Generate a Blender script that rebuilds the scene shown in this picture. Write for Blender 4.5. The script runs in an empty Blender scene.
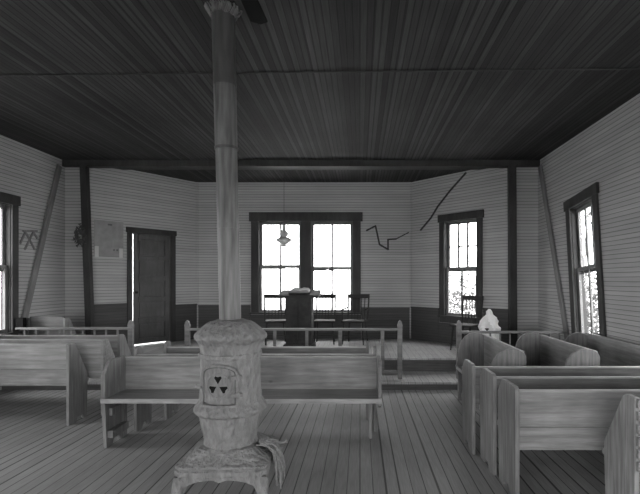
import bpy, bmesh, math, random
from mathutils import Vector, Matrix
C = bpy.context.scene
COL = C.collection
random.seed(7)
PI = math.pi
F, VX, VY, EYE = 450.0, 360.0, 280.0, 1.56      # focal length in px, vanishing point, eye height

# ------------------------------------------------------------------ camera, sky, exposure
cam_d = bpy.data.cameras.new('camera'); cam = bpy.data.objects.new('camera', cam_d); COL.objects.link(cam)
cam.location = (0, 0, EYE); cam.rotation_euler = (PI/2, 0, 0)
cam_d.sensor_width = 36; cam_d.lens = 36*F/640
cam_d.shift_x = -(VX-320)/640; cam_d.shift_y = (VY-247)/640
cam_d.clip_start = 0.05
C.camera = cam
world = bpy.data.worlds.new('overcast_sky'); C.world = world; world.use_nodes = True
bgn = world.node_tree.nodes['Background']
bgn.inputs['Color'].default_value = (1, 1, 1, 1); bgn.inputs['Strength'].default_value = 15
C.view_settings.view_transform = 'Standard'; C.view_settings.look = 'None'
C.view_settings.gamma = 1; C.view_settings.exposure = 0.0; C.view_settings.use_curve_mapping = False
C.cycles.max_bounces = 10; C.cycles.diffuse_bounces = 8
C.cycles.use_denoising = True
C.cycles.sample_clamp_indirect = 8

# ------------------------------------------------------------------ materials (the photograph is black and white: all greys)
def new_mat(name, rough=.8, spec=.3):
    m = bpy.data.materials.new(name); m.use_nodes = True
    b = m.node_tree.nodes['Principled BSDF']
    b.inputs['Roughness'].default_value = rough; b.inputs['Specular IOR Level'].default_value = spec
    return m, m.node_tree, b
def N(nt, t, **kw):
    n = nt.nodes.new(t)
    for k, v in kw.items(): setattr(n, k, v)
    return n
def MATH(nt, op, a, b=None, c=None):
    n = N(nt, 'ShaderNodeMath', operation=op)
    for i, v in enumerate((a, b, c)):
        if v is None: continue
        if isinstance(v, (int, float)): n.inputs[i].default_value = v
        else: nt.links.new(v, n.inputs[i])
    return n.outputs[0]
def grey(nt, val, b):
    c = N(nt, 'ShaderNodeCombineColor')
    for i in range(3): nt.links.new(val, c.inputs[i])
    nt.links.new(c.outputs[0], b.inputs['Base Color'])
def bump(nt, val, b, strength, dist):
    n = N(nt, 'ShaderNodeBump'); n.inputs['Strength'].default_value = strength; n.inputs['Distance'].default_value = dist
    nt.links.new(val, n.inputs['Height']); nt.links.new(n.outputs[0], b.inputs['Normal'])
def noise(nt, vec, scale, detail=4, stretch=(1, 1, 1)):
    mp = N(nt, 'ShaderNodeMapping'); mp.inputs['Scale'].default_value = stretch
    nt.links.new(vec, mp.inputs[0])
    n = N(nt, 'ShaderNodeTexNoise'); n.inputs['Scale'].default_value = scale; n.inputs['Detail'].default_value = detail
    nt.links.new(mp.outputs[0], n.inputs['Vector'])
    e = MATH(nt, 'ADD', MATH(nt, 'MULTIPLY', MATH(nt, 'SUBTRACT', n.outputs[0], .5), 2.3), .5)
    return MATH(nt, 'MAXIMUM', MATH(nt, 'MINIMUM', e, 1.1), -.1)

def board_mat(name, base, axis, pitch, gw, gdark, var, stretch, stain=.12, rough=.8, spec=.3, bmp=.4, wide=0.0):
    """narrow boards side by side along `axis`, grooves between them, each board a slightly different tone"""
    m, nt, b = new_mat(name, rough, spec)
    tc = N(nt, 'ShaderNodeTexCoord').outputs['Object']
    sp = N(nt, 'ShaderNodeSeparateXYZ'); nt.links.new(tc, sp.inputs[0])
    q = MATH(nt, 'DIVIDE', sp.outputs[axis], pitch)
    fr = MATH(nt, 'FRACT', q); idn = MATH(nt, 'FLOOR', q)
    wn = N(nt, 'ShaderNodeTexWhiteNoise', noise_dimensions='1D'); nt.links.new(idn, wn.inputs['W'])
    d = MATH(nt, 'ABSOLUTE', MATH(nt, 'SUBTRACT', fr, .5))          # 0 middle, .5 edge
    g0 = .5 - gw
    if wide:
        wn2 = N(nt, 'ShaderNodeTexWhiteNoise', noise_dimensions='1D')
        nt.links.new(MATH(nt, 'FLOOR', MATH(nt, 'ADD', q, .5)), wn2.inputs['W'])   # one value per joint
        p = MATH(nt, 'POWER', wn2.outputs[0], 3.0)
        thr = MATH(nt, 'SUBTRACT', g0, MATH(nt, 'MULTIPLY', p, wide))
    else: thr = g0
    gr = MATH(nt, 'GREATER_THAN', d, thr)
    gr2 = MATH(nt, 'SUBTRACT', 1, MATH(nt, 'MULTIPLY', gr, 1-gdark))
    v1 = MATH(nt, 'ADD', 1-var, MATH(nt, 'MULTIPLY', wn.outputs[0], 2*var))
    n1 = noise(nt, tc, 6, 5, stretch)
    n2 = noise(nt, tc, .8, 3)
    v2 = MATH(nt, 'ADD', 1-stain, MATH(nt, 'MULTIPLY', n1, 2*stain))
    v3 = MATH(nt, 'ADD', 1-stain, MATH(nt, 'MULTIPLY', n2, 2*stain))
    val = MATH(nt, 'MULTIPLY', MATH(nt, 'MULTIPLY', MATH(nt, 'MULTIPLY', v1, v2), MATH(nt, 'MULTIPLY', v3, base)), gr2)
    grey(nt, val, b)
    bump(nt, MATH(nt, 'SUBTRACT', 1, gr), b, bmp, .004)
    return m

def wood(name, base, stretch=(1, 14, 14), var=.3, rough=.6, spec=.35, blotch=.25, knots=False):
    """old board: grain lines running along x (or as stretched), knots and worn patches"""
    m, nt, b = new_mat(name, rough, spec)
    tc = N(nt, 'ShaderNodeTexCoord').outputs['Object']
    n1 = noise(nt, tc, 3.5, 6, stretch); n2 = noise(nt, tc, 2.2, 3)
    s3 = tuple(3*s for s in stretch)
    n3 = noise(nt, tc, 6, 3, s3)
    oi = N(nt, 'ShaderNodeObjectInfo').outputs['Random']
    v = MATH(nt, 'ADD', 1-var, MATH(nt, 'MULTIPLY', n1, 2*var))
    v = MATH(nt, 'MULTIPLY', v, MATH(nt, 'ADD', 1-blotch, MATH(nt, 'MULTIPLY', n2, 2*blotch)))
    v = MATH(nt, 'MULTIPLY', v, MATH(nt, 'ADD', .88, MATH(nt, 'MULTIPLY', n3, .24)))
    v = MATH(nt, 'MULTIPLY', v, MATH(nt, 'ADD', .92, MATH(nt, 'MULTIPLY', oi, .16)))
    if knots:
        vo = N(nt, 'ShaderNodeTexVoronoi'); vo.inputs['Scale'].default_value = 4.5
        mp = N(nt, 'ShaderNodeMapping'); mp.inputs['Scale'].default_value = (.7, 1, 1); nt.links.new(tc, mp.inputs[0]); nt.links.new(mp.outputs[0], vo.inputs['Vector'])
        kk = MATH(nt, 'MINIMUM', 1, MATH(nt, 'ADD', .45, MATH(nt, 'MULTIPLY', vo.outputs['Distance'], 6)))
        v = MATH(nt, 'MULTIPLY', v, kk)
    grey(nt, MATH(nt, 'MULTIPLY', v, base), b)
    bump(nt, n3, b, .15, .003)
    return m

def rough_mat(name, base, scale, var, rough=.7, spec=.3, bmp=.3, dist=.004, metal=0.0, stretch=(1, 1, 1)):
    m, nt, b = new_mat(name, rough, spec)
    b.inputs['Metallic'].default_value = metal
    tc = N(nt, 'ShaderNodeTexCoord').outputs['Object']
    n1 = noise(nt, tc, scale, 6, stretch); n2 = noise(nt, tc, scale/4, 3, stretch)
    v = MATH(nt, 'ADD', 1-var, MATH(nt, 'MULTIPLY', n1, 2*var))
    v = MATH(nt, 'MULTIPLY', v, MATH(nt, 'ADD', 1-var/2, MATH(nt, 'MULTIPLY', n2, var)))
    grey(nt, MATH(nt, 'MULTIPLY', v, base), b)
    bump(nt, n1, b, bmp, dist)
    return m

M = {}
M['wall'] = board_mat('painted_beadboard', .40, 'Z', .055, .075, .42, .07, (.3, .3, 8), .10, .75)
M['ceil'] = board_mat('dark_ceiling_boards', .043, 'X', .058, .06, .45, .4, (14, .5, 1), .22, .7, .15, .4, .16)
M['wains'] = board_mat('dark_wainscot_boards', .06, 'Z', .055, .06, .6, .1, (.5, .5, 8), .15, .6)
M['floor'] = board_mat('worn_pine_floor', .25, 'X', .098, .028, .25, .10, (14, .8, 1), .15, .65, .4, .5, .075)
M['plat'] = board_mat('platform_boards', .30, 'X', .098, .03, .5, .1, (14, .6, 1), .2, .55)
M['riser'] = wood('dark_step_riser', .07, (.6, 10, 10))
M['trim'] = wood('dark_varnished_trim', .042, (4, 4, .6), .2, .55, .2)
M['brace'] = wood('weathered_brace_board', .17, (10, 10, .6))
M['door'] = wood('dark_door_boards', .07, (4, 4, .6), .2, .45)
M['sash'] = wood('grey_window_sash', .16, (4, 4, 4), .15)
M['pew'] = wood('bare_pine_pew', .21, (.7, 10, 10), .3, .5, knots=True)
M['pewend'] = wood('pine_pew_end', .17, (10, 10, .8), .35, .55)
M['peworn'] = wood('pale_worn_pew_end', .26, (12, 12, .8), .4, .6)
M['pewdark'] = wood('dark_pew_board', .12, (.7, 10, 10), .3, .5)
M['edge'] = wood('pale_seat_edge', .30, (.7, 8, 8), .2, .6)  # paler tone on seat edges and the top strips of the backs
M['rail'] = wood('railing_wood', .16, (.7, 6, 6), .25)
M['stove'] = rough_mat('rusted_cast_iron', .215, 30, .2, .85, .2, 1.0, .02, stretch=(1, 1, .45))
M['soot_hole'] = rough_mat('soot_and_hole_black', .01, 10, .2, .95, .1)  # also colours the painted dark inside the stove's draft holes
M['pipe_lo'] = rough_mat('streaked_sheet_iron', .115, 9, .45, .5, .4, .1, .002, .2, (3, 3, .3))
M['pipe_hi'] = rough_mat('sooty_sheet_iron', .07, 9, .3, .45, .5, .1, .002, .2, (3, 3, .3))
M['dark'] = wood('dark_chair_wood', .045, (4, 4, 4), .2, .8, .12)
M['paper'] = rough_mat('faded_paper', .27, 9, .15, .9)
M['paper_white'] = rough_mat('white_paper', .5, 5, .08, .9)
M['ink'] = rough_mat('faded_ink', .12, 12, .2, .9)
M['cloth'] = rough_mat('white_cloth', .85, 6, .1, .95, .1, .6, .02)
M['rope'] = rough_mat('frayed_twine', .22, 60, .25, .95, .1)
M['leafdry'] = rough_mat('dried_leaves', .07, 30, .3, .9)
M['leaf'] = rough_mat('outdoor_leaves', .045, 3, .45, .8)
M['bark'] = rough_mat('tree_bark', .14, 12, .3, .9)
M['ground'] = rough_mat('pale_ground', .45, .6, .2, .95)  # pale grass tone of the ground itself
M['outer'] = rough_mat('outside_boards', .5, 3, .1)
M['glaze'] = rough_mat('lamp_glass', .55, 3, .05, .3, .5)
gm = bpy.data.materials.new('window_glass'); gm.use_nodes = True; nt = gm.node_tree; nt.nodes.clear()
mx = N(nt, 'ShaderNodeMixShader'); tr = N(nt, 'ShaderNodeBsdfTransparent'); gl = N(nt, 'ShaderNodeBsdfGlossy')
tr.inputs['Color'].default_value = (.93, .93, .93, 1)
gl.inputs['Roughness'].default_value = .02; mx.inputs[0].default_value = .05
nt.links.new(tr.outputs[0], mx.inputs[1]); nt.links.new(gl.outputs[0], mx.inputs[2])
o_ = N(nt, 'ShaderNodeOutputMaterial'); nt.links.new(mx.outputs[0], o_.inputs[0]); M['glass'] = gm

# ------------------------------------------------------------------ helpers
class MB:
    def __init__(s): s.bm = bmesh.new()
    def box(s, x0, x1, y0, y1, z0, z1, mat=None):
        vs = [s.bm.verts.new(v) for v in ((x0,y0,z0),(x1,y0,z0),(x1,y1,z0),(x0,y1,z0),(x0,y0,z1),(x1,y0,z1),(x1,y1,z1),(x0,y1,z1))]
        for f in ((0,3,2,1),(4,5,6,7),(0,1,5,4),(1,2,6,5),(2,3,7,6),(3,0,4,7)): s.bm.faces.new([vs[i] for i in f])
        if mat: bmesh.ops.transform(s.bm, matrix=mat, verts=vs)
        return s
    def prism(s, pts, a, b, axis='X'):
        """closed outline pts=(u,v) pushed from a to b along axis; u,v are the other two axes in order"""
        def P(u, v, t): return {'X': (t,u,v), 'Y': (u,t,v), 'Z': (u,v,t)}[axis]
        A = [s.bm.verts.new(P(u, v, a)) for u, v in pts]; B = [s.bm.verts.new(P(u, v, b)) for u, v in pts]
        n = len(pts)
        s.bm.faces.new(A[::-1]); s.bm.faces.new(B)
        for i in range(n): s.bm.faces.new([A[i], A[(i+1)%n], B[(i+1)%n], B[i]])
        return s
    def lathe(s, prof, n=32, cx=0, cy=0, wob=None, square=False):
        rings = []
        for k, (r, z) in enumerate(prof):
            ring = []
            for i in range(n):
                a = 2*PI*i/n
                rr = r*(wob(a, k) if wob else 1)
                ring.append(s.bm.verts.new((cx+rr*math.cos(a), cy+rr*math.sin(a), z)))
            rings.append(ring)
        for A, B in zip(rings, rings[1:]):
            for i in range(n): s.bm.faces.new([A[i], A[(i+1)%n], B[(i+1)%n], B[i]])
        s.bm.faces.new(rings[0][::-1]); s.bm.faces.new(rings[-1])
        return s
    def squares(s, prof, cx=0, cy=0, round_=.12):
        """lofted square sections with softened corners"""
        rings = []
        for h, z in prof:
            ring = []
            c = h*round_
            for sx, sy in ((1,1),(-1,1),(-1,-1),(1,-1)):
                p, q = (sx*h, sy*(h-c)), (sx*(h-c), sy*h)
                if sx*sy < 0: p, q = q, p
                for u, v in (p, q): ring.append(s.bm.verts.new((cx+u, cy+v, z)))
            rings.append(ring)
        n = 8
        for A, B in zip(rings, rings[1:]):
            for i in range(n): s.bm.faces.new([A[i], A[(i+1)%n], B[(i+1)%n], B[i]])
        s.bm.faces.new(rings[0][::-1]); s.bm.faces.new(rings[-1])
        return s
    def tube(s, pts, r, n=8):
        pts = [Vector(p) for p in pts]; rings = []
        for i, p in enumerate(pts):
            d = (pts[min(i+1, len(pts)-1)] - pts[max(i-1, 0)]).normalized()
            u = d.orthogonal().normalized()
            if rings:
                u = (u0 - d*u0.dot(d)).normalized()
            u0 = u; w = d.cross(u)
            rr = r[i] if isinstance(r, (list, tuple)) else r
            rings.append([s.bm.verts.new(p+u*rr*math.cos(2*PI*k/n)+w*rr*math.sin(2*PI*k/n)) for k in range(n)])
        for A, B in zip(rings, rings[1:]):
            for i in range(n): s.bm.faces.new([A[i], A[(i+1)%n], B[(i+1)%n], B[i]])
        s.bm.faces.new(rings[0][::-1]); s.bm.faces.new(rings[-1])
        return s
    def build(s, name, mat, parent=None, bevel=0, smooth=False, label=None):
        bmesh.ops.recalc_face_normals(s.bm, faces=s.bm.faces)
        me = bpy.data.meshes.new(name); s.bm.to_mesh(me); s.bm.free()
        me.materials.append(M[mat])
        if smooth:
            for p in me.polygons: p.use_smooth = True
        o = bpy.data.objects.new(name, me); COL.objects.link(o)
        if parent: o.parent = parent
        if bevel:
            md = o.modifiers.new('bevel', 'BEVEL'); md.width = bevel; md.segments = 2; md.limit_method = 'ANGLE'
        if smooth and hasattr(me, 'set_sharp_from_angle'): me.set_sharp_from_angle(angle=math.radians(40))
        if label: o['label'] = label
        return o
def tag(o, label=None, cat=None, group=None, kind=None):
    if label: o['label'] = label
    if cat: o['category'] = cat
    if group: o['group'] = group
    if kind: o['kind'] = kind
    return o
def thing(name, label, cat, loc=(0, 0, 0), rz=0, group=None, kind=None):
    o = bpy.data.objects.new(name, None); COL.objects.link(o); o.empty_display_size = .1
    o.location = loc; o.rotation_euler = (0, 0, rz)
    return tag(o, label, cat, group, kind)
def copy_tree(o, parent=None):
    c = o.copy(); COL.objects.link(c); c.parent = parent
    for ch in list(o.children): copy_tree(ch, c)
    return c
def ray(px, py): return Vector(((px-VX)/F, 1, -(py-VY)/F))
def at(px, py, D): return Vector((0, 0, EYE)) + ray(px, py)*D
def on_plane(px, py, p0, n):
    r = ray(px, py); o = Vector((0, 0, EYE)); p0 = Vector(p0); n = Vector(n)
    return o + r*((p0-o).dot(n)/r.dot(n))

# ------------------------------------------------------------------ room shell
XL, XR, YB, YF, YE, HC = -5.08, 3.07, -4.6, 7.75, 9.45, 3.61
SL, SR, EL, ER = -4.72, 2.64, -3.42, 1.07       # stub ends at the opening, corners of the far wall
ZP, ZS, YS1, YS2 = .327, .113, 6.38, 7.12       # platform height, step height, step front, platform front
TH = .14
class Wall:
    """wall plane through p0 along u (unit, horizontal); outward normal to the left hand of u or given"""
    def __init__(s, p0, p1, out):
        s.p0 = Vector((p0[0], p0[1], 0)); d = Vector((p1[0]-p0[0], p1[1]-p0[1], 0)); s.L = d.length; s.u = d.normalized()
        n = Vector((-s.u.y, s.u.x, 0));  s.n = n if n.dot(Vector((out[0], out[1], 0))) > 0 else -n
    def P(s, u, z, y=0): return s.p0 + s.u*u + s.n*y + Vector((0, 0, z))
    def rot(s): return math.atan2(-s.n.x, s.n.y)          # local +y points outwards
    def hit(s, px, py):
        p = on_plane(px, py, s.p0, s.n); return (p-s.p0).dot(s.u), p.z
    def build(s, name, holes, mat='wall', z0=-.2, z1=HC, e0=0, e1=0):
        bm = bmesh.new()
        edges = []
        def loop(pts):
            vs = [bm.verts.new(s.P(u, z)) for u, z in pts]
            for i in range(len(vs)): edges.append(bm.edges.new((vs[i], vs[(i+1) % len(vs)])))
        loop([(-e0, z0), (s.L+e1, z0), (s.L+e1, z1), (-e0, z1)])
        for h in holes: loop(h)
        bmesh.ops.triangle_fill(bm, use_beauty=True, use_dissolve=False, edges=edges)
        fs = list(bm.faces)
        r = bmesh.ops.extrude_face_region(bm, geom=fs)
        bmesh.ops.translate(bm, vec=s.n*TH, verts=[g for g in r['geom'] if isinstance(g, bmesh.types.BMVert)])
        bmesh.ops.recalc_face_normals(bm, faces=bm.faces)
        me = bpy.data.meshes.new(name); bm.to_mesh(me); bm.free(); me.materials.append(M[mat])
        o = bpy.data.objects.new(name, me); COL.objects.link(o); return tag(o, kind='structure')
def rect(cu, z0, w, h, ang=0):
    """corners of a window hole, bottom centre at (cu,z0), tilted by ang in the wall plane"""
    c, s_ = math.cos(ang), math.sin(ang)
    return [(cu + x*c - z*s_, z0 + x*s_ + z*c) for x, z in ((-w/2, 0), (w/2, 0), (w/2, h), (-w/2, h))]

w_right = Wall((XR, YB), (XR, YF), (1, 0)); w_left = Wall((XL, YB), (XL, YF), (-1, 0))
w_rear = Wall((XL, YB), (XR, YB), (0, -1))
w_stubl = Wall((XL, YF), (SL, YF), (0, 1)); w_stubr = Wall((SR, YF), (XR, YF), (0, 1))
w_dl = Wall((SL, YF), (EL, YE), (-1, 1)); w_dr = Wall((SR, YF), (ER, YE), (1, 1)); w_end = Wall((EL, YE), (ER, YE), (0, 1))

nwin = [0]; portals = []
def window(wall, cu, z0, w, h, ang=0, upper=(2, 1), lower=(2, 1), rail=.5, casing=.12, sides=(1, 1), label=None, head=True, sill=True):
    """double-hung window in a hole of the wall; local x runs to the right as seen from inside, +y outwards"""
    nwin[0] += 1
    p = wall.P(cu, z0)
    root = bpy.data.objects.new('window_%d' % nwin[0], None); COL.objects.link(root); tag(root, label=label, kind='structure')
    rz = wall.rot(); lx = Vector((math.cos(rz), math.sin(rz), 0)); sgn = 1 if lx.dot(wall.u) > 0 else -1
    root.matrix_world = Matrix.Translation(p) @ Matrix.Rotation(rz, 4, 'Z') @ Matrix.Rotation(-ang*sgn, 4, 'Y')
    a = w/2; t = .03; cs = casing
    m = MB()
    if sides[0]: m.box(-a-cs, -a+.008, -t, -.001, -.02, h+.008)
    if sides[1]: m.box(a-.008, a+cs, -t, -.001, -.02, h+.008)
    if head: m.box(-a-(cs+.03)*sides[0], a+(cs+.03)*sides[1], -t-.01, -.001, h-.004, h+cs+.03)
    m.build('casing', 'trim', root, .003)
    m = MB(); m.box(-a, -a+.015, 0, TH, 0, h); m.box(a-.015, a, 0, TH, 0, h); m.box(-a+.015, a-.015, 0, TH, h-.015, h); m.build('jamb', 'trim', root)
    if sill: MB().box(-a-(cs+.03)*sides[0], a+(cs+.03)*sides[1], -.06, TH, -.035, 0).box(-a-cs*sides[0], a+cs*sides[1], -.025, -.001, -.14, -.035).build('sill', 'trim', root, .004)
    zr = h*rail
    for name, za, zb, ya, (nc, nr) in (('upper_sash', zr-.045, h-.015, .075, upper), ('lower_sash', 0, zr+.045, .035, lower)):
        m = MB(); f = .05; mw = .02; x0, x1 = -a+.015, a-.015
        m.box(x0, x0+f, ya, ya+.035, za, zb); m.box(x1-f, x1, ya, ya+.035, za, zb)
        m.box(x0+f, x1-f, ya, ya+.035, zb-f, zb); m.box(x0+f, x1-f, ya, ya+.035, za, za+f)
        for i in range(1, nc):
            x = x0+f+(x1-x0-2*f)*i/nc; m.box(x-mw, x+mw, ya+.006, ya+.03, za+f, zb-f)
        for i in range(1, nr):
            z = za+f+(zb-za-2*f)*i/nr; m.box(x0+f, x1-f, ya+.007, ya+.029, z-.014, z+.014)
        s_ = m.build(name, 'sash', root)
        MB().box(x0+f, x1-f, ya+.016, ya+.019, za+f, zb-f).build('pane', 'glass', s_)
    # daylight portal just outside the opening (guides sky sampling only)
    ld = bpy.data.lights.new('daylight_portal', 'AREA'); ld.shape = 'RECTANGLE'; ld.size = w; ld.size_y = h
    ld.cycles.is_portal = True
    lo = bpy.data.objects.new('daylight_portal', ld); COL.objects.link(lo)
    c = wall.P(cu, z0+h/2, TH+.03); lo.matrix_world = Matrix.Translation(c) @ (-wall.n).to_track_quat('-Z', 'Y').to_matrix().to_4x4()
    return root

# holes
hR = dict(cu=6.03-YB, z0=.80, w=.66, h=1.84)             # window seen on the right, sagging out of plumb
AR = .11
hs_right = [rect(hR['cu'], hR['z0'], hR['w'], hR['h'], -AR)]
added_side_w = [(3.95, .75, .95, 2.0), (1.4, .75, .95, 2.0), (-1.1, .75, .95, 2.0), (-3.5, .75, .95, 2.0)]  # unseen side windows, added to let more daylight into the room
w_right.build('wall_right', hs_right+[rect(y-YB, z, w, h) for y, z, w, h in added_side_w], e1=0)
w_left.build('wall_left', [rect(6.15-YB, .80, .80, 1.86)]+[rect(y-YB, z, w, h) for y, z, w, h in added_side_w], e1=0)
w_rear.build('wall_rear', [rect(1.8, .7, 1.5, 2.2), rect(6.35, .7, 1.5, 2.2), rect(w_rear.L/2, -.0, 1.6, 2.5)], e0=TH, e1=TH)  # two windows and an open doorway out of view, added to light the room
w_stubl.build('wall_left_stub', [], e0=TH); w_stubr.build('wall_right_stub', [], e1=TH)
# door in the left slanting wall
du0, _ = w_dl.hit(131.5, 300); du1, _ = w_dl.hit(171, 300)
DW = du1-du0; DC = (du0+du1)/2; DH = 2.12
w_dl.build('wall_apse_left', [rect(DC, ZP, DW, DH)], e1=.0)
# window in the right slanting wall
a0, _ = w_dr.hit(477.5, 260); a1, _ = w_dr.hit(444.5, 260)
w_dr.build('wall_apse_right', [rect((a0+a1)/2, .87, abs(a1-a0), 1.83)], e1=.0)
# double window in the far wall
def ue(px): return w_end.hit(px, 260)[0]
b1, b2, b3, b4 = ue(258.5), ue(301.5), ue(310.5), ue(353.5)
w_end.build('wall_apse_end', [rect((b1+b2)/2, .88, b2-b1, 1.91), rect((b3+b4)/2, .88, b4-b3, 1.91)], e0=.1, e1=.1)

window(w_end, (b1+b2)/2, .88, b2-b1, 1.91, rail=.5, casing=.15, sides=(1, 0), head=False, sill=False)
window(w_end, (b3+b4)/2, .88, b4-b3, 1.91, rail=.48, casing=.15, sides=(0, 1), head=False, sill=False)
mc = MB()      # shared casing of the pair
mc.box(w_end.P(b2, 0).x-.012, w_end.P(b3, 0).x+.012, YE-.032, YE-.001, .86, 2.79)
mc.box(w_end.P(b1, 0).x-.19, w_end.P(b4, 0).x+.19, YE-.045, YE-.001, 2.79, 2.98)
mc.box(w_end.P(b1, 0).x-.19, w_end.P(b4, 0).x+.19, YE-.07, YE-.001, .845, .88)
tag(mc.build('trim_1', 'trim'), kind='structure')
window(w_dr, (a0+a1)/2, .87, abs(a1-a0), 1.83, upper=(3, 2), lower=(2, 1), rail=.49, casing=.11)
window(w_right, hR['cu'], hR['z0'], hR['w'], hR['h'], ang=-AR, upper=(3, 1), lower=(2, 1), rail=.50, casing=.11)
window(w_left, 6.15-YB, .80, .80, 1.86, upper=(2, 1), rail=.5, casing=.11)
for y, z, w, h in added_side_w:
    window(w_right, y-YB, z, w, h); window(w_left, y-YB, z, w, h)
window(w_rear, 1.8, .7, 1.5, 2.2); window(w_rear, 6.35, .7, 1.5, 2.2)  # the added rear windows behind the camera
ld = bpy.data.lights.new('daylight_portal', 'AREA'); ld.shape = 'RECTANGLE'; ld.size = 1.6; ld.size_y = 2.5; ld.cycles.is_portal = True  # portal for the added rear doorway
lo = bpy.data.objects.new('daylight_portal', ld); COL.objects.link(lo)
lo.matrix_world = Matrix.Translation(w_rear.P(w_rear.L/2, 1.25, TH+.03)) @ (-w_rear.n).to_track_quat('-Z', 'Y').to_matrix().to_4x4()

# floor, steps, ceiling
tag(MB().box(XL-TH, XR+TH, YB-TH, YS1+.05, -.12, 0).build('floor', 'floor'), kind='structure')
tag(MB().box(XL, XR, YS1-.02, YS2+.05, ZS-.028, ZS).build('floor_step', 'plat'), kind='structure')
tag(MB().box(XL, XR, YS1, YS1+.03, -.02, ZS-.028).build('step_riser', 'riser'), kind='structure')
def apse_prism(z0, z1, y0, name, mat):
    m = MB(); e = .0
    m.prism([(XL+e, y0), (XR-e, y0), (XR-e, YF), (SR, YF), (ER, YE), (EL, YE), (SL, YF), (XL+e, YF)], z0, z1, 'Z')
    return tag(m.build(name, mat), kind='structure')
apse_prism(ZP-.03, ZP, YS2-.02, 'platform', 'plat')
tag(MB().box(XL, XR, YS2, YS2+.03, ZS, ZP-.03).build('step_riser', 'riser'), kind='structure')
tag(MB().box(XL-TH, XR+TH, YB-TH, YE+TH, HC, HC+.1).build('ceiling', 'ceil'), kind='structure')
# opening beam, batten across the ceiling
tag(MB().box(XL, XR, YF-.08, YF+.06, HC-.11, HC).build('trim_2', 'trim', bevel=.004), kind='structure')
tag(MB().box(SL, SR, YF+.06, YF+.5, HC-.03, HC-.001).build('trim_3', 'trim'), kind='structure')
a_ = at(0, 76, 4.52); b_ = at(640, 66, 4.33)
tag(MB().tube([(XL, 4.53, HC-.008), (XR, 4.34, HC-.008)], .007, 6).build('trim_4', 'trim'), kind='structure')
# corner posts at the opening
for nm, xt, xb in (('trim_5', 84, 89.5), ('trim_6', 512, 513)):
    t = at(xt, 168, YF-.06); b = at(xb, 325, YF-.06); slope = (b.x-t.x)/(t.z-b.z)
    xtop = t.x; xbot = t.x+slope*(HC-.11-ZP)
    m = MB(); hw = .062 if nm == 'trim_6' else .055
    m.prism([(xtop-hw, HC-.11), (xtop+hw, HC-.11), (xbot+hw, ZP), (xbot-hw, ZP)], YF-.10, YF-.001, 'Y')
    tag(m.build(nm, 'trim', bevel=.004), kind='structure')
# wainscot in the apse with a cap moulding
ZW = 1.0; k = 7
def wains(wall, u0, u1, z1=ZW):
    global k
    m = MB(); y0, y1 = -.018, -.001
    for (za, zb, yy) in ((ZP, z1, y0), (z1, z1+.035, -.032)):
        c = [wall.P(u0, 0, yy), wall.P(u1, 0, yy), wall.P(u1, 0, y1), wall.P(u0, 0, y1)]
        m.prism([(p.x, p.y) for p in c], za, zb, 'Z')
    tag(m.build('trim_%d' % k, 'wains'), kind='structure'); k += 1
wains(w_dl, .02, du0-.09, 1.10); wains(w_dl, du1+.09, w_dl.L-.02, 1.03)
wains(w_end, b1-.16, b4+.16, .80) ; wains(w_end, .03, b1-.165, 1.0); wains(w_end, b4+.165, w_end.L-.03, .95)
wains(w_dr, .02, a0-.13, 1.02); wains(w_dr, a0-.125, a1+.125, .69); wains(w_dr, a1+.13, w_dr.L-.02, .97)
# corner beads
for wl, u, nm in ((w_end, 0.012, 'a'), (w_end, w_end.L-.012, 'b')):
    p = wl.P(u, 0, -.012)
    tag(MB().box(p.x-.012, p.x+.012, p.y-.012, p.y+.011, 1.05, HC).build('trim_%d' % k, 'wall'), kind='structure'); k += 1

# door: dark panelled leaf standing a crack open
door = bpy.data.objects.new('door_1', None); COL.objects.link(door); tag(door, kind='structure')
door.matrix_world = Matrix.Translation(w_dl.P(DC, ZP)) @ Matrix.Rotation(w_dl.rot(), 4, 'Z')
cs = .085; hw = DW/2
MB().box(-hw-cs, -hw+.008, -.03, -.001, 0, DH).box(hw-.008, hw+cs, -.03, -.001, 0, DH).box(-hw-cs-.02, hw+cs+.02, -.035, -.001, DH-.006, DH+cs+.01).build('casing', 'trim', door, .003)
MB().box(-hw, -hw+.015, 0, TH, 0, DH-.015).box(hw-.015, hw, 0, TH, 0, DH-.015).box(-hw, hw, 0, TH, DH-.015, DH).build('jamb', 'trim', door)
lf = MB(); x0, x1 = -hw+.05, hw-.02; st = .09; zb, zt = .02, DH-.0155
lf.box(x0, x0+st, .02, .055, zb, zt); lf.box(x1-st, x1, .02, .055, zb, zt)
nz = 6; rails = [zb+(zt-zb-.10)*i/(nz-1) for i in range(nz)]
for z in rails: lf.box(x0+st, x1-st, .02, .055, z, z+.10); lf.box(x0+st, x1-st, -.004, .02, z+.075, z+.098)
leaf = lf.build('door_leaf', 'door', door, .004)
for za, zc in zip(rails, rails[1:]):
    MB().box(x0+st, x1-st, .044, .052, za+.10, zc).box(x0+st+.03, x1-st-.03, .032, .044, za+.13, zc-.03).build('door_panel', 'door', leaf)
MB().tube([(x0+.05, .0, 1.0), (x0+.05, .02, 1.0)], .025, 12).build('door_knob', 'soot_hole', leaf)

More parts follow.
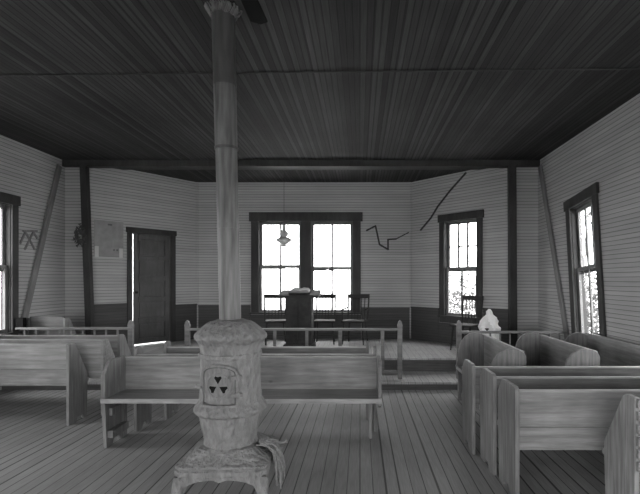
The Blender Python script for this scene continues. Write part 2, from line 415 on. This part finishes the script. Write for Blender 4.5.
# ------------------------------------------------------------------ outside: ground and shrubs
tag(MB().box(-60, 60, -60, 90, -.9, -.75).build('ground', 'ground'), kind='structure')
def leafy(name, label, cat, loc, H, R, n, trunk_h, group):
    t = thing(name, label, cat, loc, 0, group)
    MB().tube([(0, 0, 0), (.05, .02, trunk_h*.6), (0, .05, trunk_h), (.03, 0, trunk_h+H*.4)], [.09, .075, .06, .03], 8).build('trunk', 'bark', t)
    m = MB()
    for i in range(n):
        th, ph = random.random()*2*PI, math.acos(random.uniform(-1, 1)); r = random.random()**.4
        c = Vector((R*r*math.sin(ph)*math.cos(th), R*r*math.sin(ph)*math.sin(th), trunk_h+H/2+H/2*r*math.cos(ph)))
        u = Vector((random.gauss(0, 1), random.gauss(0, 1), random.gauss(0, 1))).normalized(); v = u.orthogonal().normalized(); s_ = random.uniform(.05, .11)
        vs = [m.bm.verts.new(c+u*s_), m.bm.verts.new(c+v*s_*.5), m.bm.verts.new(c-u*s_), m.bm.verts.new(c-v*s_*.5)]
        m.bm.faces.new(vs)
    m.build('foliage', 'leaf', t)
    return t
g = 'bushes outside the windows'
leafy('shrub', 'leafy bush seen through the lower sash of the slanting wall window', 'shrub', (4.1, 17.2, -.75), 2.5, 1.7, 1500, .1, g)
leafy('shrub', 'leafy bush outside the lower half of the right side window', 'shrub', (6.1, 12.1, -.75), 2.4, 1.5, 1500, .1, g)
leafy('tree', 'slender tree rising outside the right side window', 'tree', (7.6, 15.2, -.75), 3.0, 1.3, 500, 2.6, None)
leafy('shrub', 'farther bush outside the right side window', 'shrub', (9.2, 17.5, -.75), 2.8, 2.0, 1500, .1, g)

# ------------------------------------------------------------------ pews
def profile(kind):
    foot = [(.27, 0), (.24, .05), (.15, .05), (.12, 0)]
    if kind == 'wide': return .40, [(0, 0), (0, .785), (.03, .805), (.27, .805), (.31, .795), (.40, .69), (.40, .45), (.37, 0)] + foot
    if kind == 'slant': return .33, [(0, 0), (0, .87), (.09, .87), (.12, .85), (.33, .50), (.33, .40), (.31, 0)] + foot
    if kind == 'knob': return .36, [(0, 0), (0, .78), (.0, .83), (.02, .86), (.06, .875), (.10, .86), (.12, .82), (.17, .76), (.33, .66), (.35, .5), (.33, 0)] + foot
    if kind == 'round': return .37, [(0, 0), (0, .80), (.02, .84), (.07, .868), (.14, .88), (.21, .87), (.28, .83), (.33, .76), (.36, .66), (.375, .52), (.40, .44), (.37, .38), (.37, 0)] + foot
def pew(label, L, loc, face, kind='wide', boards=((.39, .79),), pm='pew', em='pewend', ends=(1, 1), slats=False, group=None, cleats=False, cut=0, seat_z=.42, edge=True, name='church_pew'):
    """pew with its back board on local y=0 and the sitter looking along +y; x runs along its length"""
    t = thing(name, label, 'pew', loc, face, group)
    d, prof = profile(kind); T = .032
    for s_, on in ((0, ends[0]), (1, ends[1])):
        if not on: continue
        x0 = 0 if s_ == 0 else L-T
        pr = prof
        if cut == s_+1:   # end whose front foot is broken away
            pr = [(0, .36), (0, .785), (.03, .805), (.27, .805), (.31, .795), (.40, .69), (.40, .40), (.30, .36)]
        MB().prism(pr, x0, x0+T, 'X').build('end_panel', em, t, .004)
    xa, xb = (T if ends[0] else 0), (L-T if ends[1] else L)
    for za, zb in boards:
        if slats: MB().box(.010, L, -.022, -.001, za, zb).build('back_slat', pm, t, .003); continue
        MB().box(xa, xb, .012, .036, za, zb).build('back_board', pm, t, .003)
    if not slats: MB().box(xa, xb, .006, .042, boards[-1][1], boards[-1][1]+.014).build('top_strip', 'edge' if edge else pm, t, .003)
    MB().box(xa, xb, .036, d-.005, seat_z, seat_z+.028).build('seat', pm, t, .003)
    MB().box(0, L, d-.0, d+.022, seat_z-.012, seat_z+.030).build('seat_edge', 'edge', t, .004)
    if cleats:
        MB().box(T, T+.03, .08, d-.04, .30, .36).build('cleat', em, t, .003)
        MB().box(T, T+.03, .06, d-.02, .09, .17).build('cleat', em, t, .003)
    return t
UP = PI; 
# right-hand block: three pews close behind each other, facing the platform
pew('pine pew with broad two-plank back, nearest of the three square-topped pews in the right block', 1.95, (1.09, 3.16, 0), 0, 'wide', ((.36, .52), (.523, .77)))
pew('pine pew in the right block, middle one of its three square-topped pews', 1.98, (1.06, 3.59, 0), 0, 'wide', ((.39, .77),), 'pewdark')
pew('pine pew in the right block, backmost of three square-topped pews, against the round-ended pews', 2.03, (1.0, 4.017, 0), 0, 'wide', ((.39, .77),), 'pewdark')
# slatted pew in the right corner
pew('pale worn pew with slanted end and slatted back, cut off at the lower right corner', 1.42, (1.61, 2.64, 0), 0, 'slant', tuple((.44+.074*i, .44+.074*i+.056) for i in range(6)), 'pew', 'peworn', slats=True)
# three pews turned sideways with round-topped ends
pew('sideways pew with round-topped ends, leftmost of the three along the right rail', 1.42, (1.64, 4.44, 0), PI/2, 'round', ((.40, .84),), 'pew')
pew('sideways pew with round-topped ends, middle one of the three before the right rail', 1.42, (2.37, 4.44, 0), PI/2, 'round', ((.40, .84),), 'pew')
pew('sideways pew with round-topped ends backed against the right wall', 1.42, (2.98, 4.44, 0), PI/2, 'round', ((.40, .86),), 'pew', ends=(0, 1))
# centre block behind the stove
pew('long pine pew behind the stove facing the camera, seat and left end in full view', 2.58, (.20, 4.54, 0), UP, 'wide', ((.41, .78),), cleats=False, cut=1, seat_z=.44)
c1 = bpy.data.objects['church_pew.007']
MB().box(2.58-.062, 2.58-.032, .10, .33, .29, .36).build('cleat', 'pewend', c1, .003)
MB().box(2.58-.085, 2.58-.032, .07, .36, .09, .16).build('cleat', 'pewend', c1, .003)
MB().box(.08, .115, .06, .12, 0, .42).build('leg', 'pewend', c1, .003)
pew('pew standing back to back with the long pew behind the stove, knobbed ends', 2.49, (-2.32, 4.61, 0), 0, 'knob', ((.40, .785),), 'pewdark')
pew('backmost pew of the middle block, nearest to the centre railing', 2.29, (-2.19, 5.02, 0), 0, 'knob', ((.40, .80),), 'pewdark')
# left block
pew('pine pew with broad knotty back, nearest of the three in the left block', 1.93, (-5.04, 4.81, 0), 0, 'slant', ((.44, .60), (.603, .86)), 'pew', 'pewend')
pew('pine pew of the left block, middle of its three', 2.08, (-5.04, 5.19, 0), 0, 'slant', ((.44, .86),), 'pew', 'pew')
pew('pine pew of the left block, backmost of its three and next to the left railing', 2.02, (-5.04, 5.66, 0), 0, 'slant', ((.44, .85),), 'pew', 'pewend')
pew('short pew behind the left railing in the corner, back turned to the room', .57, (-5.02, 6.79, ZS), 0, 'slant', ((.44, .88),), 'pewdark', 'pewend', edge=False)

# ------------------------------------------------------------------ altar railings on the step
YR = 6.60
def post_mesh(m, x, h=.86, w=.034):
    m.prism([(x-w, 0), (x+w, 0), (x+w, h-.10), (x+w*1.15, h-.08), (x+w*.6, h-.02), (x, h), (x-w*.6, h-.02), (x-w*1.15, h-.08), (x-w, h-.10)], -.03, .03, 'Y')
def railing(label, x0, x1, posts, bals, ztop, low=True, sq=.011):
    t = thing('altar_railing', label, 'railing', (x0, YR, ZS))
    L = x1-x0
    MB().box(0, L, -.035, .035, ztop-.035, ztop).build('top_rail', 'rail', t, .005)
    if low: MB().box(0, L, -.02, .02, .07, .12).build('bottom_rail', 'rail', t, .004)
    for p in posts:
        m = MB(); post_mesh(m, p-x0); m.build('post', 'rail', t, .005)
    for b, w in bals: MB().box(b-x0-w, b-x0+w, -w, w, .12 if low else 0, ztop-.035).build('baluster', 'rail', t)
    return t
XLs = XL+.045
railing('left altar railing running from the side wall to a pointed post beside the door', XLs, -3.33, [-3.36], [(XLs+.12+.17*i, .011) for i in range(10)], .755)
railing('centre altar railing between two pointed posts in front of the pulpit', -2.56, .62, [-2.53, .585], [(-1.9, .02), (-1.25, .02), (-.78, .02), (-.29, .026), (.33, .026)], .74)
railing('right altar railing from a pointed post to the right wall', 1.42, XR-.045, [1.45], [(1.62+.145*i, .009) for i in range(10)], .70)

# ------------------------------------------------------------------ pot-bellied stove and its pipe
SX, SY = -.975, 3.40
st = thing('stove', 'old cast-iron pot-bellied stove on a square footed base in the middle aisle', 'stove', (SX, SY, 0), .03)
b = MB().squares([(.312, .20), (.320, .207), (.320, .240), (.306, .246), (.320, .262), (.312, .272), (.27, .29), (.225, .325), (.19, .35)], round_=.14)
base = b.build('base', 'stove', st, .006)
for r in range(4):
    m = MB(); pts = [(-.311, .205), (-.311, .12)]
    for i in range(13):
        u = -.27+.54*i/12; pts.append((u, .183 - .063*(abs(u)/.27)**3 + (-.018 if i == 6 else 0)))
    pts += [(.311, .12), (.311, .205)]
    m.prism(pts, -.314, -.288, 'Y'); bmesh.ops.rotate(m.bm, cent=(0, 0, 0), matrix=Matrix.Rotation(r*PI/2, 3, 'Z'), verts=m.bm.verts)
    m.build('apron', 'stove', base, .004)
for sx in (-1, 1):
    for sy in (-1, 1):
        m = MB(); m.tube([(sx*.272, sy*.272, .18), (sx*.286, sy*.286, .12), (sx*.30, sy*.30, .06), (sx*.318, sy*.318, .022), (sx*.33, sy*.33, 0)], [.055, .048, .034, .034, .036], 10)
        m.build('leg', 'stove', st, smooth=True)
flute = lambda a, k_: 1+.03*abs(math.cos(9*a))
MB().lathe([(.190, .335), (.194, .36), (.186, .375), (.193, .41), (.212, .50), (.228, .58), (.234, .61)], 108, wob=flute).build('fire_pot', 'stove', st, smooth=True)
MB().lathe([(.222, .575), (.252, .58), (.266, .595), (.268, .61), (.262, .625), (.246, .637), (.240, .655), (.226, .67), (.222, .69)], 48).build('ring', 'stove', st, smooth=True)
def relief(a, k_): return 1+.006*math.sin(9*a+k_)+.004*math.sin(17*a-2*k_)
MB().lathe([(.229, .685), (.224, .72), (.220, .80), (.218, .90), (.218, .98), (.222, 1.04), (.230, 1.08), (.238, 1.10)], 64, wob=relief).build('barrel', 'stove', st, smooth=True)
MB().lathe([(.232, 1.09), (.250, 1.115), (.264, 1.125), (.268, 1.14), (.262, 1.158), (.250, 1.17), (.215, 1.205), (.178, 1.235), (.155, 1.248), (.12, 1.255), (.10, 1.265)], 48,
    wob=lambda a, k_: 1+.012*math.cos(8*a)).build('top_cap', 'stove', st, smooth=True)
# feed door, curved with the barrel
def curved(m, outline, r0, r1, a_c, zc):
    """outline of (arc length, height) wrapped onto a cylinder"""
    A = []; B = []
    for u, v in outline:
        a = a_c + u/.235
        A.append(m.bm.verts.new((r0*math.sin(a), -r0*math.cos(a), zc+v))); B.append(m.bm.verts.new((r1*math.sin(a), -r1*math.cos(a), zc+v)))
    n = len(outline); m.bm.faces.new(A[::-1]); m.bm.faces.new(B)
    for i in range(n): m.bm.faces.new([A[i], A[(i+1) % n], B[(i+1) % n], B[i]])
AC, ZC = -.13, .815
def strip(m, u0, u1, v0, v1, r0, r1, n=8):
    for i in range(n):
        curved(m, [(u0+(u1-u0)*i/n, v0), (u0+(u1-u0)*(i+1)/n, v0), (u0+(u1-u0)*(i+1)/n, v1), (u0+(u1-u0)*i/n, v1)], r0, r1, AC, ZC)
m = MB(); n = 20
for i in range(n):        # arch-topped door plate in vertical strips
    ua, ub = -.115+.23*i/n, -.115+.23*(i+1)/n
    top = lambda u: .075+.05*math.sqrt(max(0, 1-(u/.125)**2))
    curved(m, [(ua, -.125), (ub, -.125), (ub, top(ub)), (ua, top(ua))], .205, .238, AC, ZC)
fd = m.build('feed_door', 'stove', st, .001)
m = MB()
for i in range(24):
    a1_, a2_ = 2*PI*i/24, 2*PI*(i+1)/24
    curved(m, [(.078*math.cos(a1_), .078*math.sin(a1_)), (.078*math.cos(a2_), .078*math.sin(a2_)), (.090*math.cos(a2_), .090*math.sin(a2_)), (.090*math.cos(a1_), .090*math.sin(a1_))], .236, .246, AC, ZC)
m.build('draft_ring', 'stove', fd)
m = MB()          # raised frame around the door
arc = [(-.128, -.14), (-.128, .08)] + [(-.128*math.cos(PI*i/14), .08+.06*math.sin(PI*i/14)) for i in range(1, 14)] + [(.128, .08), (.128, -.14)]
for (ua, va), (ub, vb) in zip(arc, arc[1:]):
    d = Vector((ub-ua, vb-va)).normalized(); q = Vector((-d.y, d.x))*.008
    curved(m, [(ua+q.x, va+q.y), (ub+q.x, vb+q.y), (ub-q.x, vb-q.y), (ua-q.x, va-q.y)], .205, .248, AC, ZC)
strip(m, -.140, .140, -.155, -.137, .205, .255, 12)
m.build('door_frame', 'stove', st)
m = MB()          # dark strip painted in for the shaded gap between door and frame
for (ua, va), (ub, vb) in zip(arc, arc[1:]):
    d = Vector((ub-ua, vb-va)).normalized(); q = Vector((-d.y, d.x)); q *= .006; c_ = Vector((0, -.02)); k0 = .94
    A_ = Vector((ua*k0, va*k0)); B_ = Vector((ub*k0, vb*k0))
    curved(m, [(A_.x+q.x, A_.y+q.y), (B_.x+q.x, B_.y+q.y), (B_.x-q.x, B_.y-q.y), (A_.x-q.x, A_.y-q.y)], .205, .2388, AC, ZC)
m.build('door_joint_shade', 'riser', st)
for k_ in range(3):
    a = PI/2+k_*2*PI/3; cu, cv = .042*math.cos(a), .042*math.sin(a)
    out = [(-.027, .014), (-.019, .025), (0, .020), (.019, .025), (.027, .014), (0, -.029)]
    rt = a-PI/2
    if k_: rt = a-PI/2
    pts = [(cu+x*math.cos(rt)-y*math.sin(rt), cv+x*math.sin(rt)+y*math.cos(rt)) for x, y in out]
    m = MB(); curved(m, pts, .237, .2405, AC, ZC); m.build('draft_hole_dark', 'soot_hole', fd, label='black heart-shaped plate for the dark inside a draft hole')  # solid black plates, the shade inside the holes put into their colour
for v in (-.07, .055):
    m = MB(); strip(m, .09, .165, v-.013, v+.013, .21, .256, 4); m.build('hinge', 'stove', fd, .002)
    m = MB(); a = AC+.135/.235; m.tube([(.258*math.sin(a), -.258*math.cos(a), ZC+v-.022), (.258*math.sin(a), -.258*math.cos(a), ZC+v+.022)], .011, 8); m.build('hinge', 'stove', fd)
a = AC-.135/.235; m = MB(); m.tube([(.235*math.sin(a), -.235*math.cos(a), ZC-.02), (.262*math.sin(a), -.262*math.cos(a), ZC-.02), (.275*math.sin(a-.15), -.275*math.cos(a-.15), ZC-.01)], [.012, .010, .014], 8)
m.build('latch', 'stove', fd, smooth=True)
MB().lathe([(.217, .985), (.229, .99), (.232, 1.005), (.229, 1.02), (.218, 1.025)], 72, wob=lambda a, k_: 1+.012*math.sin(14*a+k_)).build('scroll_band', 'stove', st, smooth=True)

pp = thing('stovepipe', 'tall sheet-iron stovepipe rising from the stove to the ceiling', 'stovepipe', (SX-.005, SY+.0, 1.266))
topo = Vector((-.055, 0, HC-1.266))
def seg(z0, z1, r): 
    f = lambda z: (topo.x*z/topo.z, 0, z)
    return [f(z0), f(z1)], r
z_j = 1.56+ (280-86)/F*SY - 1.266
for nm, z0, z1, r, mt in (('lower_section', 0, 1.29, .080, 'pipe_lo'), ('middle_section', 1.285, z_j, .083, 'pipe_lo'), ('upper_section', z_j-.005, topo.z-.002, .085, 'pipe_hi')):
    p_, r_ = seg(z0, z1, r); MB().tube(p_, r_, 32).build(nm, mt, pp, smooth=True)
p_, r_ = seg(1.275, 1.295, .087); MB().tube(p_, r_, 32).build('joint_band', 'pipe_hi', pp, smooth=True)
p_, r_ = seg(.68, .72, .0835); MB().tube(p_, r_, 32).build('joint_band', 'pipe_lo', pp, smooth=True)
m = MB()
for i in range(40):
    a = 2*PI*i/40; r = random.uniform(.10, .125); z = topo.z
    m.tube([(topo.x+.088*math.cos(a), .088*math.sin(a), z-.05-random.random()*.02), (topo.x+r*math.cos(a+.1), r*math.sin(a+.1), z-.02), (topo.x+(r+.01)*math.cos(a), (r+.01)*math.sin(a), z-.002)], random.uniform(.005, .010), 5)
m.build('ragged_collar', 'pipe_lo', pp, label='ragged crust where the pipe meets the ceiling')
# charred patch of ceiling beside the pipe
c0, c1_ = on_plane(241, 0, (0, 0, HC), (0, 0, 1)), on_plane(268, 22, (0, 0, HC), (0, 0, 1))
m = MB(); m.prism([(c0.x, c0.y-.25), (c0.x+.11, c0.y-.25), (c1_.x, c1_.y-.02), (c1_.x-.06, c1_.y+.01), (c1_.x-.13, c1_.y-.03)], HC-.014, HC-.001, 'Z')
tag(m.build('ceiling_patch', 'soot_hole'), 'charred dark board on the ceiling beside the top of the stovepipe', 'board')

# frayed twine hanging over the corner of the stove base
m = MB(); rp = random.Random(3)
A0 = Vector((SX+.24, SY-.04, .345))
for i in range(64):
    s0 = A0+Vector((rp.uniform(-.02, .03), rp.uniform(-.07, .07), rp.uniform(-.0, .02)))
    s1 = A0+Vector((rp.uniform(.06, .13), rp.uniform(-.09, .07), rp.uniform(.0, .04)))
    s2 = A0+Vector((rp.uniform(.12, .17), rp.uniform(-.08, .06), rp.uniform(-.10, -.02)))
    s3 = A0+Vector((rp.uniform(.11, .17), rp.uniform(-.08, .05), rp.uniform(-.31, -.17)))
    if i < 3: s3 = s2+Vector((rp.uniform(.01, .03), -.02, rp.uniform(.02, .06)))
    pts = []
    for j in range(9):
        t_ = j/8; q = 1-t_
        pts.append(s0*q**3+s1*3*q*q*t_+s2*3*q*t_*t_+s3*t_**3+Vector((rp.uniform(-.006, .006),)*3))
    m.tube(pts, .0055, 5)
tag(m.build('twine_bundle', 'rope'), 'frayed pale twine bundle hanging over the right corner of the stove base', 'twine')

# ------------------------------------------------------------------ platform furniture
YPu = 8.2
pc = at(300, 300, YPu)
pul = thing('pulpit', 'dark wooden pulpit with overhanging slanted desk in front of the windows', 'pulpit', (pc.x, YPu, ZP))
MB().prism([(-.23, 0), (.23, 0), (.23, .92), (-.23, .92)], -.18, .18, 'Y').build('body', 'dark', pul, .006)
MB().box(-.27, .27, -.22, .22, 0, .08).build('plinth', 'dark', pul, .006)
for x in (-.11, .11): MB().box(x-.09, x+.09, -.192, -.18, .16, .84).build('front_panel', 'dark', pul, .004)
MB().prism([(-.24, .92), (.24, .92), (.24, 1.05), (-.24, .96)], -.36, .36, 'X').build('desk_top', 'dark', pul, .005)
bk = thing('book', 'thick open book lying on the pulpit desk', 'book', (pc.x+.0, YPu, ZP+1.008), 0); bk.rotation_euler = (math.radians(10.6), 0, 0)
MB().box(-.19, .19, -.13, .13, 0, .02).build('cover', 'dark', bk, .003)
MB().prism([(-.18, .02), (-.15, .06), (-.06, .07), (0, .045), (.06, .07), (.15, .06), (.18, .02)], -.12, .12, 'Y').build('pages', 'paper', bk)

def chair(label, loc, rz, arms=False, W=.42, group=None):
    """spindle-back chair, sitter looks along -y"""
    t = thing('spindle_chair', label, 'chair', loc, rz, group)
    h = W/2
    MB().prism([(-h, -.22), (h, -.22), (h*.9, .20), (-h*.9, .20)], .42, .455, 'Z').build('seat', 'dark', t, .01)
    for sx in (-1, 1):
        MB().tube([(sx*h*.78, -.16, .42), (sx*h*.9, -.20, 0)], [.018, .013], 8).build('leg', 'dark', t)
        MB().tube([(sx*h*.7, .15, .42), (sx*h*.85, .21, 0)], [.018, .013], 8).build('leg', 'dark', t)
        MB().tube([(sx*h*.84, .17, .45), (sx*h*.90, .21, .70), (sx*h*.92, .25, .95)], [.015, .016, .014], 8).build('back_post', 'dark', t)
        if arms:
            MB().tube([(sx*h*.98, -.20, .66), (sx*h*.95, .20, .68)], .016, 8).build('armrest', 'dark', t)
            MB().tube([(sx*h*.92, -.15, .45), (sx*h*.97, -.17, .66)], .012, 8).build('arm_post', 'dark', t)
    MB().prism([(-h*.97, .22), (h*.97, .22), (h*.97, .26), (-h*.97, .26)], .87, .95, 'Z').build('crest_rail', 'dark', t, .006)
    for i in range(5):
        x = -h*.58+h*1.16*i/4
        MB().tube([(x*.92, .17, .45), (x, .235, .88)], .008, 6).build('spindle', 'dark', t)
    MB().tube([(-h*.84, -.185, .17), (h*.84, -.185, .17)], .009, 6).build('stretcher', 'dark', t)
    return t
p = at(325.5, 300, 8.95); chair('dark spindle-back chair just right of the pulpit', (p.x, 8.78, ZP), .0)
p = at(355.5, 300, 8.8); chair('dark armchair with turned posts at the right edge of the far double window', (p.x, 8.75, ZP), -.25, True, .46)
p = at(276.5, 300, 8.8); chair('dark armchair half hidden at the left of the pulpit', (p.x, 8.75, ZP), .25, True, .46)
p = at(472, 300, 7.75); chair('dark spindle-back chair below the window of the slanting right wall', (p.x-.06, 7.93, ZP), -.75, False, .42)

# cloth-draped stand behind the right railing
p = at(488.5, 330, 7.55)
cs_ = thing('plant_stand', 'small four-legged stand draped in white cloth behind the right railing', 'stand', (p.x, 7.5, ZP), .3)
for sx in (-1, 1):
    for sy in (-1, 1): MB().box(sx*.10-.012, sx*.10+.012, sy*.08-.012, sy*.08+.012, 0, .42).build('leg', 'dark', cs_)
MB().box(-.13, .13, -.11, .11, .42, .44).build('stand_top', 'dark', cs_)
o = MB().lathe([(.19, .14), (.165, .22), (.155, .30), (.15, .38), (.16, .45), (.135, .50), (.125, .55), (.095, .61), (.05, .66), (.045, .71), (.015, .75)], 36, wob=lambda a, k_: 1+(.16 if k_ < 5 else .12)*math.sin(7*a+k_*.7)+.14*math.sin(3*a+k_*1.3)+.08*math.sin(11*a+2.1*k_)).build('white_cloth', 'cloth', cs_, smooth=True)

# small dark box on the left end of the left railing
p = at(21, 320, YR)
tag(MB().box(p.x-.055, p.x+.055, YR-.035, YR+.035, ZS+.757, ZS+.757+.135).build('wooden_block', 'soot_hole', bevel=.004), 'small dark block standing on the wall end of the left railing', 'block')

# hanging oil lamp
lp = at(284, 238, 8.35)
la = thing('hanging_lamp', 'hanging oil lamp with glass shade silhouetted against the left far window', 'lamp', lp)
MB().lathe([(.012, -.17), (.03, -.16), (.05, -.14), (.045, -.12), (.09, -.09), (.14, -.055), (.15, -.03), (.11, .0), (.05, .02)], 28).build('font', 'glaze', la, smooth=True)
MB().lathe([(.05, .02), (.075, .05), (.085, .08), (.06, .12), (.035, .15), (.03, .22), (.032, .24)], 24).build('chimney', 'glaze', la, smooth=True)
for sx in (-1, 1): MB().tube([(sx*.14, 0, -.05), (sx*.20, 0, -.03), (sx*.23, 0, .02), (sx*.21, 0, .04)], .012, 8).build('bracket_arm', 'glaze', la, smooth=True)
m = MB(); m.tube([(-.12, 0, -.03), (-.09, 0, .20), (0, 0, .34), (.09, 0, .20), (.12, 0, -.03)], .006, 6); m.build('bail', 'dark', la)
MB().tube([(0, 0, .34), (0, 0, HC-lp.z-.001)], .004, 6).build('hanging_wire', 'dark', la)

# ------------------------------------------------------------------ things on the walls
# poster on the left slanting wall
def wallobj(wall, label, name, cat, u, z): 
    t = thing(name, label, cat, wall.P(u, z, -.002), wall.rot()); return t
u0, zt_ = w_dl.hit(94, 219.5); u1, zb_ = w_dl.hit(126.5, 257)
pu = (u0+u1)/2; pw = u1-u0; pz = zb_; ph = zt_-zb_
u1 -= .0
po = wallobj(w_dl, 'large faded paper poster pinned on the wall left of the door', 'poster', 'poster', pu-.03, pz)
pw = min(pw, .50)
MB().box(-pw/2, pw/2, -.004, 0, 0, ph).build('sheet', 'paper', po)
for x, z, w_, h_ in ((-.02, ph-.08, .07, .025), (.07, .10, .03, .03), (.125, .10, .03, .03)):
    MB().box(x, x+w_, -.0055, -.004, z, z+h_).build('dark_spot', 'ink', po)
m = MB(); m.box(-pw/2+.01, -pw/2+.075, -.007, -.004, -.02, .17); m.build('paper_strip', 'paper_white', po, label='pale strip at the lower left of the poster')
m = MB(); m.box(pw/2-.075, pw/2-.01, -.007, -.004, -.02, .15); m.build('paper_strip', 'paper_white', po, label='pale strip at the lower right of the poster')
# dried wreath on the left corner post
wc = at(79.5, 236, YF-.13); m = MB(); rr = random.Random(9)
for i in range(110):
    a = rr.random()*2*PI; R_ = .10+rr.gauss(0, .03); c = wc+Vector((R_*math.cos(a)*.65, rr.uniform(-.02, .03), R_*1.35*math.sin(a)))
    uu = Vector((rr.gauss(0, 1), rr.gauss(0, .6), rr.gauss(0, 1))).normalized()*rr.uniform(.02, .04)
    m.tube([c-uu, c, c+uu], [.003, .012, .002], 5)
tag(m.build('dried_wreath', 'leafdry'), 'dark dried wreath hanging on the left corner post', 'wreath')
# crossed strips on the left wall
def wall_strip(m, wall, pts, w, th=.012):
    q = [wall.hit(*p) for p in pts]
    for (ua, za), (ub, zb_) in zip(q, q[1:]):
        d = Vector((ub-ua, zb_-za)); l = d.length; d /= l; nn = Vector((-d.y, d.x))*w/2; e = d*w*.35
        cor = [(ua-e.x+nn.x, za-e.y+nn.y), (ub+e.x+nn.x, zb_+e.y+nn.y), (ub+e.x-nn.x, zb_+e.y-nn.y), (ua-e.x-nn.x, za-e.y-nn.y)]
        A = [m.bm.verts.new(wall.P(u, z, -.001)) for u, z in cor]; B = [m.bm.verts.new(wall.P(u, z, -.001-th)) for u, z in cor]
        m.bm.faces.new(A); m.bm.faces.new(B[::-1])
        for i in range(4): m.bm.faces.new([A[i], B[i], B[(i+1) % 4], A[(i+1) % 4]])
m = MB()
for pts in ([(20, 243), (25, 232), (34, 249)], [(24.5, 249), (33, 232), (36.5, 238)], [(23, 231), (36.5, 231)]): wall_strip(m, w_left, pts, .03)
tag(m.build('crossed_strips', 'brace'), 'crossed wooden strips nailed on the left wall beside the window', 'wall ornament')
# bent wire-like strips right of the far window
m = MB(); wall_strip(m, w_end, [(366.6, 230.5), (375.5, 226), (379.5, 244.5), (388, 249.5), (388, 239.5), (396, 239)], .035)
wall_strip(m, w_end, [(396, 239), (408.5, 232.5)], .022)
tag(m.build('bent_strip', 'trim'), 'dark bent zigzag strip hanging on the wall right of the far window', 'strip')
m = MB(); wall_strip(m, w_dr, [(421, 230), (431, 218), (438, 206.5), (450, 191), (466, 173)], .035)
tag(m.build('slanting_strip', 'trim'), 'thin dark strip running diagonally up above the slanting wall window', 'strip')

# long boards leaning in the room corners
def lean(label, X, top, ypx_bot, w, d, zb, yb):
    o = thing('leaning_board', label, 'board', (0, 0, 0))
    return o
def board_between(name, label, A, B, w, t):
    A, B = Vector(A), Vector(B); d = (B-A); L = d.length; d.normalize(); n = Vector((1, 0, 0)); s_ = d.cross(n).normalized(); n = s_.cross(d).normalized()
    Mx = Matrix((( s_.x, n.x, d.x, A.x), (s_.y, n.y, d.y, A.y), (s_.z, n.z, d.z, A.z), (0, 0, 0, 1)))
    o = MB().box(-w/2, w/2, -t/2, t/2, 0, L).build(name, 'brace', bevel=.003); o.matrix_world = Mx
    return tag(o, label, 'board')
board_between('leaning_board', 'long board leaning up into the left corner beside the side window', (XL+.018, 6.52, ZS), (XL+.03, 7.56, HC-.13), .105, .03)
board_between('leaning_board', 'long board leaning up into the right corner beside the side window', (XR-.02, 6.42, ZS), (XR-.03, 7.60, HC-.13), .11, .03)
